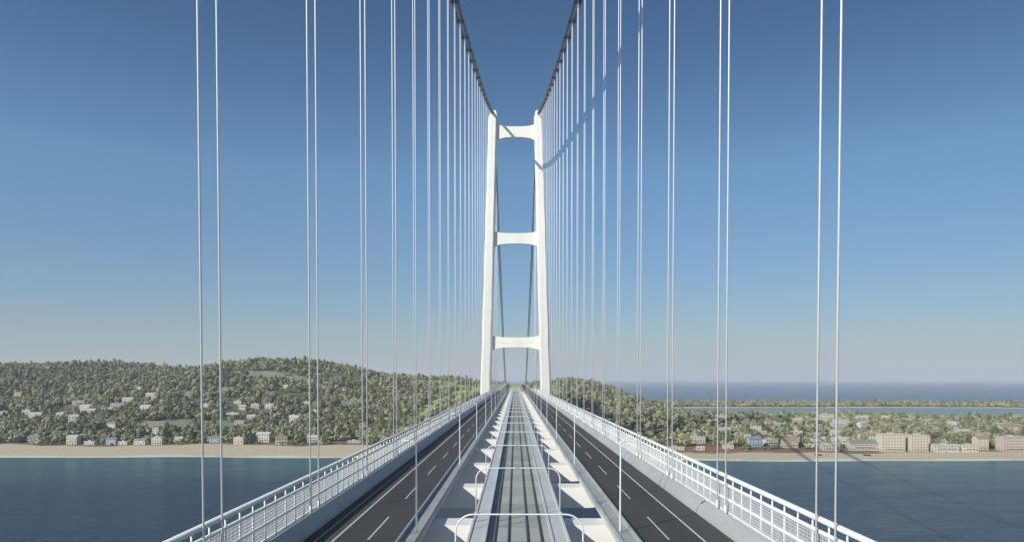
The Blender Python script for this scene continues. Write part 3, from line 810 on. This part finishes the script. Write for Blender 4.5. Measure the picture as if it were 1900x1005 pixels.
while y < 2400:
    sp_ = 8.1 + (y-800)*.0019
    x = -.86*y - 60
    while x < .86*y + 60:
        px_, py2 = x + rnd.uniform(-.5,.5)*sp_, y + rnd.uniform(-.5,.5)*sp_
        x += sp_
        zz = ground_z(px_, py2)
        if zz < 1.0 or lake_dist(px_, py2) < 17: continue
        if px_ < 250 and py2 > 1830 and not (px_ > 0 and False): continue
        cv = cover_at(px_, py2, zz)
        if cv in ('sand','wet','bed'): continue
        p = {'wood': .93, 'brown': .55, 'vine': .25, 'meadow': .006, 'pale': .05, 'field': .05, 'soil': .2, 'red': .03, 'dark': .13}[cv]
        if cv == 'vine' : p = .13
        if rnd.random() > p or blocked(px_, py2): continue
        dens = math.sin(px_/31.0+2)*math.sin(py2/43.0)+.5*math.sin(px_/77.0-py2/59.0)
        if cv == 'wood' and dens < -.75 and rnd.random() < .6: continue
        if abs(px_) < 14 or (12 < abs(px_) < 24 and py2 > 1000): continue
        sc_ = rnd.choice([rnd.uniform(.45, .85), rnd.uniform(.75, 1.15), rnd.uniform(.85, 1.4)]) * (.72 if cv in ('vine','meadow') else 1) * (.75 if cv == 'brown' else 1)
        if px_ > 300 and py2 > 1000: sc_ *= .92
        if py2 < 1750 and lake_dist(px_, py2) < 150: sc_ *= .42
        if near_house(px_, py2): sc_ *= (.62 if py2 > 900 else .45)
        spots.append((px_, py2, zz, sc_, rnd.randrange(5), rnd.random()*6.28))
    y += sp_
def in_view(x, y, z):
    u = 956.5 + 1311*x/y; v = 702 + 1311*(85-z)/y
    if not (0 < u < 1900): return False
    edge_v = 702 + .457*abs(u-958)           # below this line the deck hides it
    return v < edge_v - 2
vis = sorted([t for t in spots if in_view(t[0], t[1], t[2]+4)], key=lambda t: t[1])
near_l = [t for t in vis if t[0] < 0][:150]; near_r = [t for t in vis if t[0] > 0][:150]
chosen = set(id(t) for t in near_l + near_r)
for t in near_l + near_r:
    x, y, z, s_, kd, rz = t
    o = empty('broadleaf_tree', (x, y, z), rz); o.scale = (s_, s_, s_*(.9+.2*((x*7.3) % 1)))
    side = 'left' if x < 0 else 'right'
    tag(o, 'grey-green bushy tree in the front row of the wood behind the %s beach' % side, 'tree', 'front trees behind the %s beach' % side)
    for nm, mm in (('crown', CM[kd]), ('trunk', TM[kd])):
        c = bpy.data.objects.new(nm, mm); col.objects.link(c); c.parent = o
rest = [t for t in spots if id(t) not in chosen]
print('trees', len(spots), 'individual', len(chosen))
# the rest of the wood, one object: points carrying size, turn and kind, each grown into a crown and trunk
pm = bpy.data.meshes.new('woodland'); pm.from_pydata([(t[0], t[1], t[2]) for t in rest], [], [])
for nm, ty, vals in (('size','FLOAT',[t[3] for t in rest]), ('kind_index','INT',[t[4] for t in rest]), ('turn','FLOAT',[t[5] for t in rest])):
    at_ = pm.attributes.new(nm, ty, 'POINT'); at_.data.foreach_set('value', vals)
wood = bpy.data.objects.new('woodland', pm); col.objects.link(wood)
tag(wood, 'dense grey-green wood covering the hills and the flat land behind both beaches', 'woodland', kind='stuff')
# source meshes: the crown and trunk of five trees that stand in the front row
src = {}
for o in col.objects:
    if o.type == 'MESH' and o.data.name.startswith(('crown', 'trunk')) and o.data.name not in src: src[o.data.name] = o
ng = bpy.data.node_groups.new('woodland', 'GeometryNodeTree')
ng.interface.new_socket('Geometry', in_out='INPUT', socket_type='NodeSocketGeometry'); ng.interface.new_socket('Geometry', in_out='OUTPUT', socket_type='NodeSocketGeometry')
N = ng.nodes; Lk = ng.links
gi = N.new('NodeGroupInput'); go = N.new('NodeGroupOutput')
def attr(nm, ty):
    n = N.new('GeometryNodeInputNamedAttribute'); n.data_type = ty; n.inputs['Name'].default_value = nm; return n.outputs['Attribute']
A_s, A_k, A_t = attr('size','FLOAT'), attr('kind_index','INT'), attr('turn','FLOAT')
cx = N.new('ShaderNodeCombineXYZ'); Lk.new(A_t, cx.inputs['Z'])
jn = N.new('GeometryNodeJoinGeometry')
for i in range(5):
    cmp_ = N.new('FunctionNodeCompare'); cmp_.data_type = 'INT'; cmp_.operation = 'EQUAL'
    ii = [s_ for s_ in cmp_.inputs if s_.type == 'INT']; Lk.new(A_k, ii[0]); ii[1].default_value = i
    ip = N.new('GeometryNodeInstanceOnPoints')
    j2 = N.new('GeometryNodeJoinGeometry')
    for mm in (CM[i], TM[i]):
        oi = N.new('GeometryNodeObjectInfo'); oi.inputs['Object'].default_value = src[mm.name]; oi.transform_space = 'ORIGINAL'
        Lk.new(oi.outputs['Geometry'], j2.inputs[0])
    Lk.new(gi.outputs[0], ip.inputs['Points']); Lk.new(cmp_.outputs['Result'], ip.inputs['Selection'])
    Lk.new(j2.outputs[0], ip.inputs['Instance']); Lk.new(cx.outputs[0], ip.inputs['Rotation']); Lk.new(A_s, ip.inputs['Scale'])
    Lk.new(ip.outputs[0], jn.inputs[0])
Lk.new(jn.outputs[0], go.inputs[0])
md = wood.modifiers.new('grow', 'NODES'); md.node_group = ng

# ------------------------------------------------------------------ air
HAZE = 0.00008
if HAZE > 0:
    m = MB(); m.box(-26000, 26000, -3000, 40000, -8, 420)
    hm = bpy.data.materials.new('air'); hm.use_nodes = True; hn = hm.node_tree.nodes; hl = hm.node_tree.links
    hn.remove(hn['Principled BSDF']); pv = hn.new('ShaderNodeVolumePrincipled')
    pv.inputs['Color'].default_value = (0.90, 0.93, 1.0, 1); pv.inputs['Density'].default_value = HAZE; pv.inputs['Anisotropy'].default_value = 0.0
    hl.new(pv.outputs[0], hn['Material Output'].inputs['Volume'])
    o = m.build('haze', hm); o['kind'] = 'stuff'
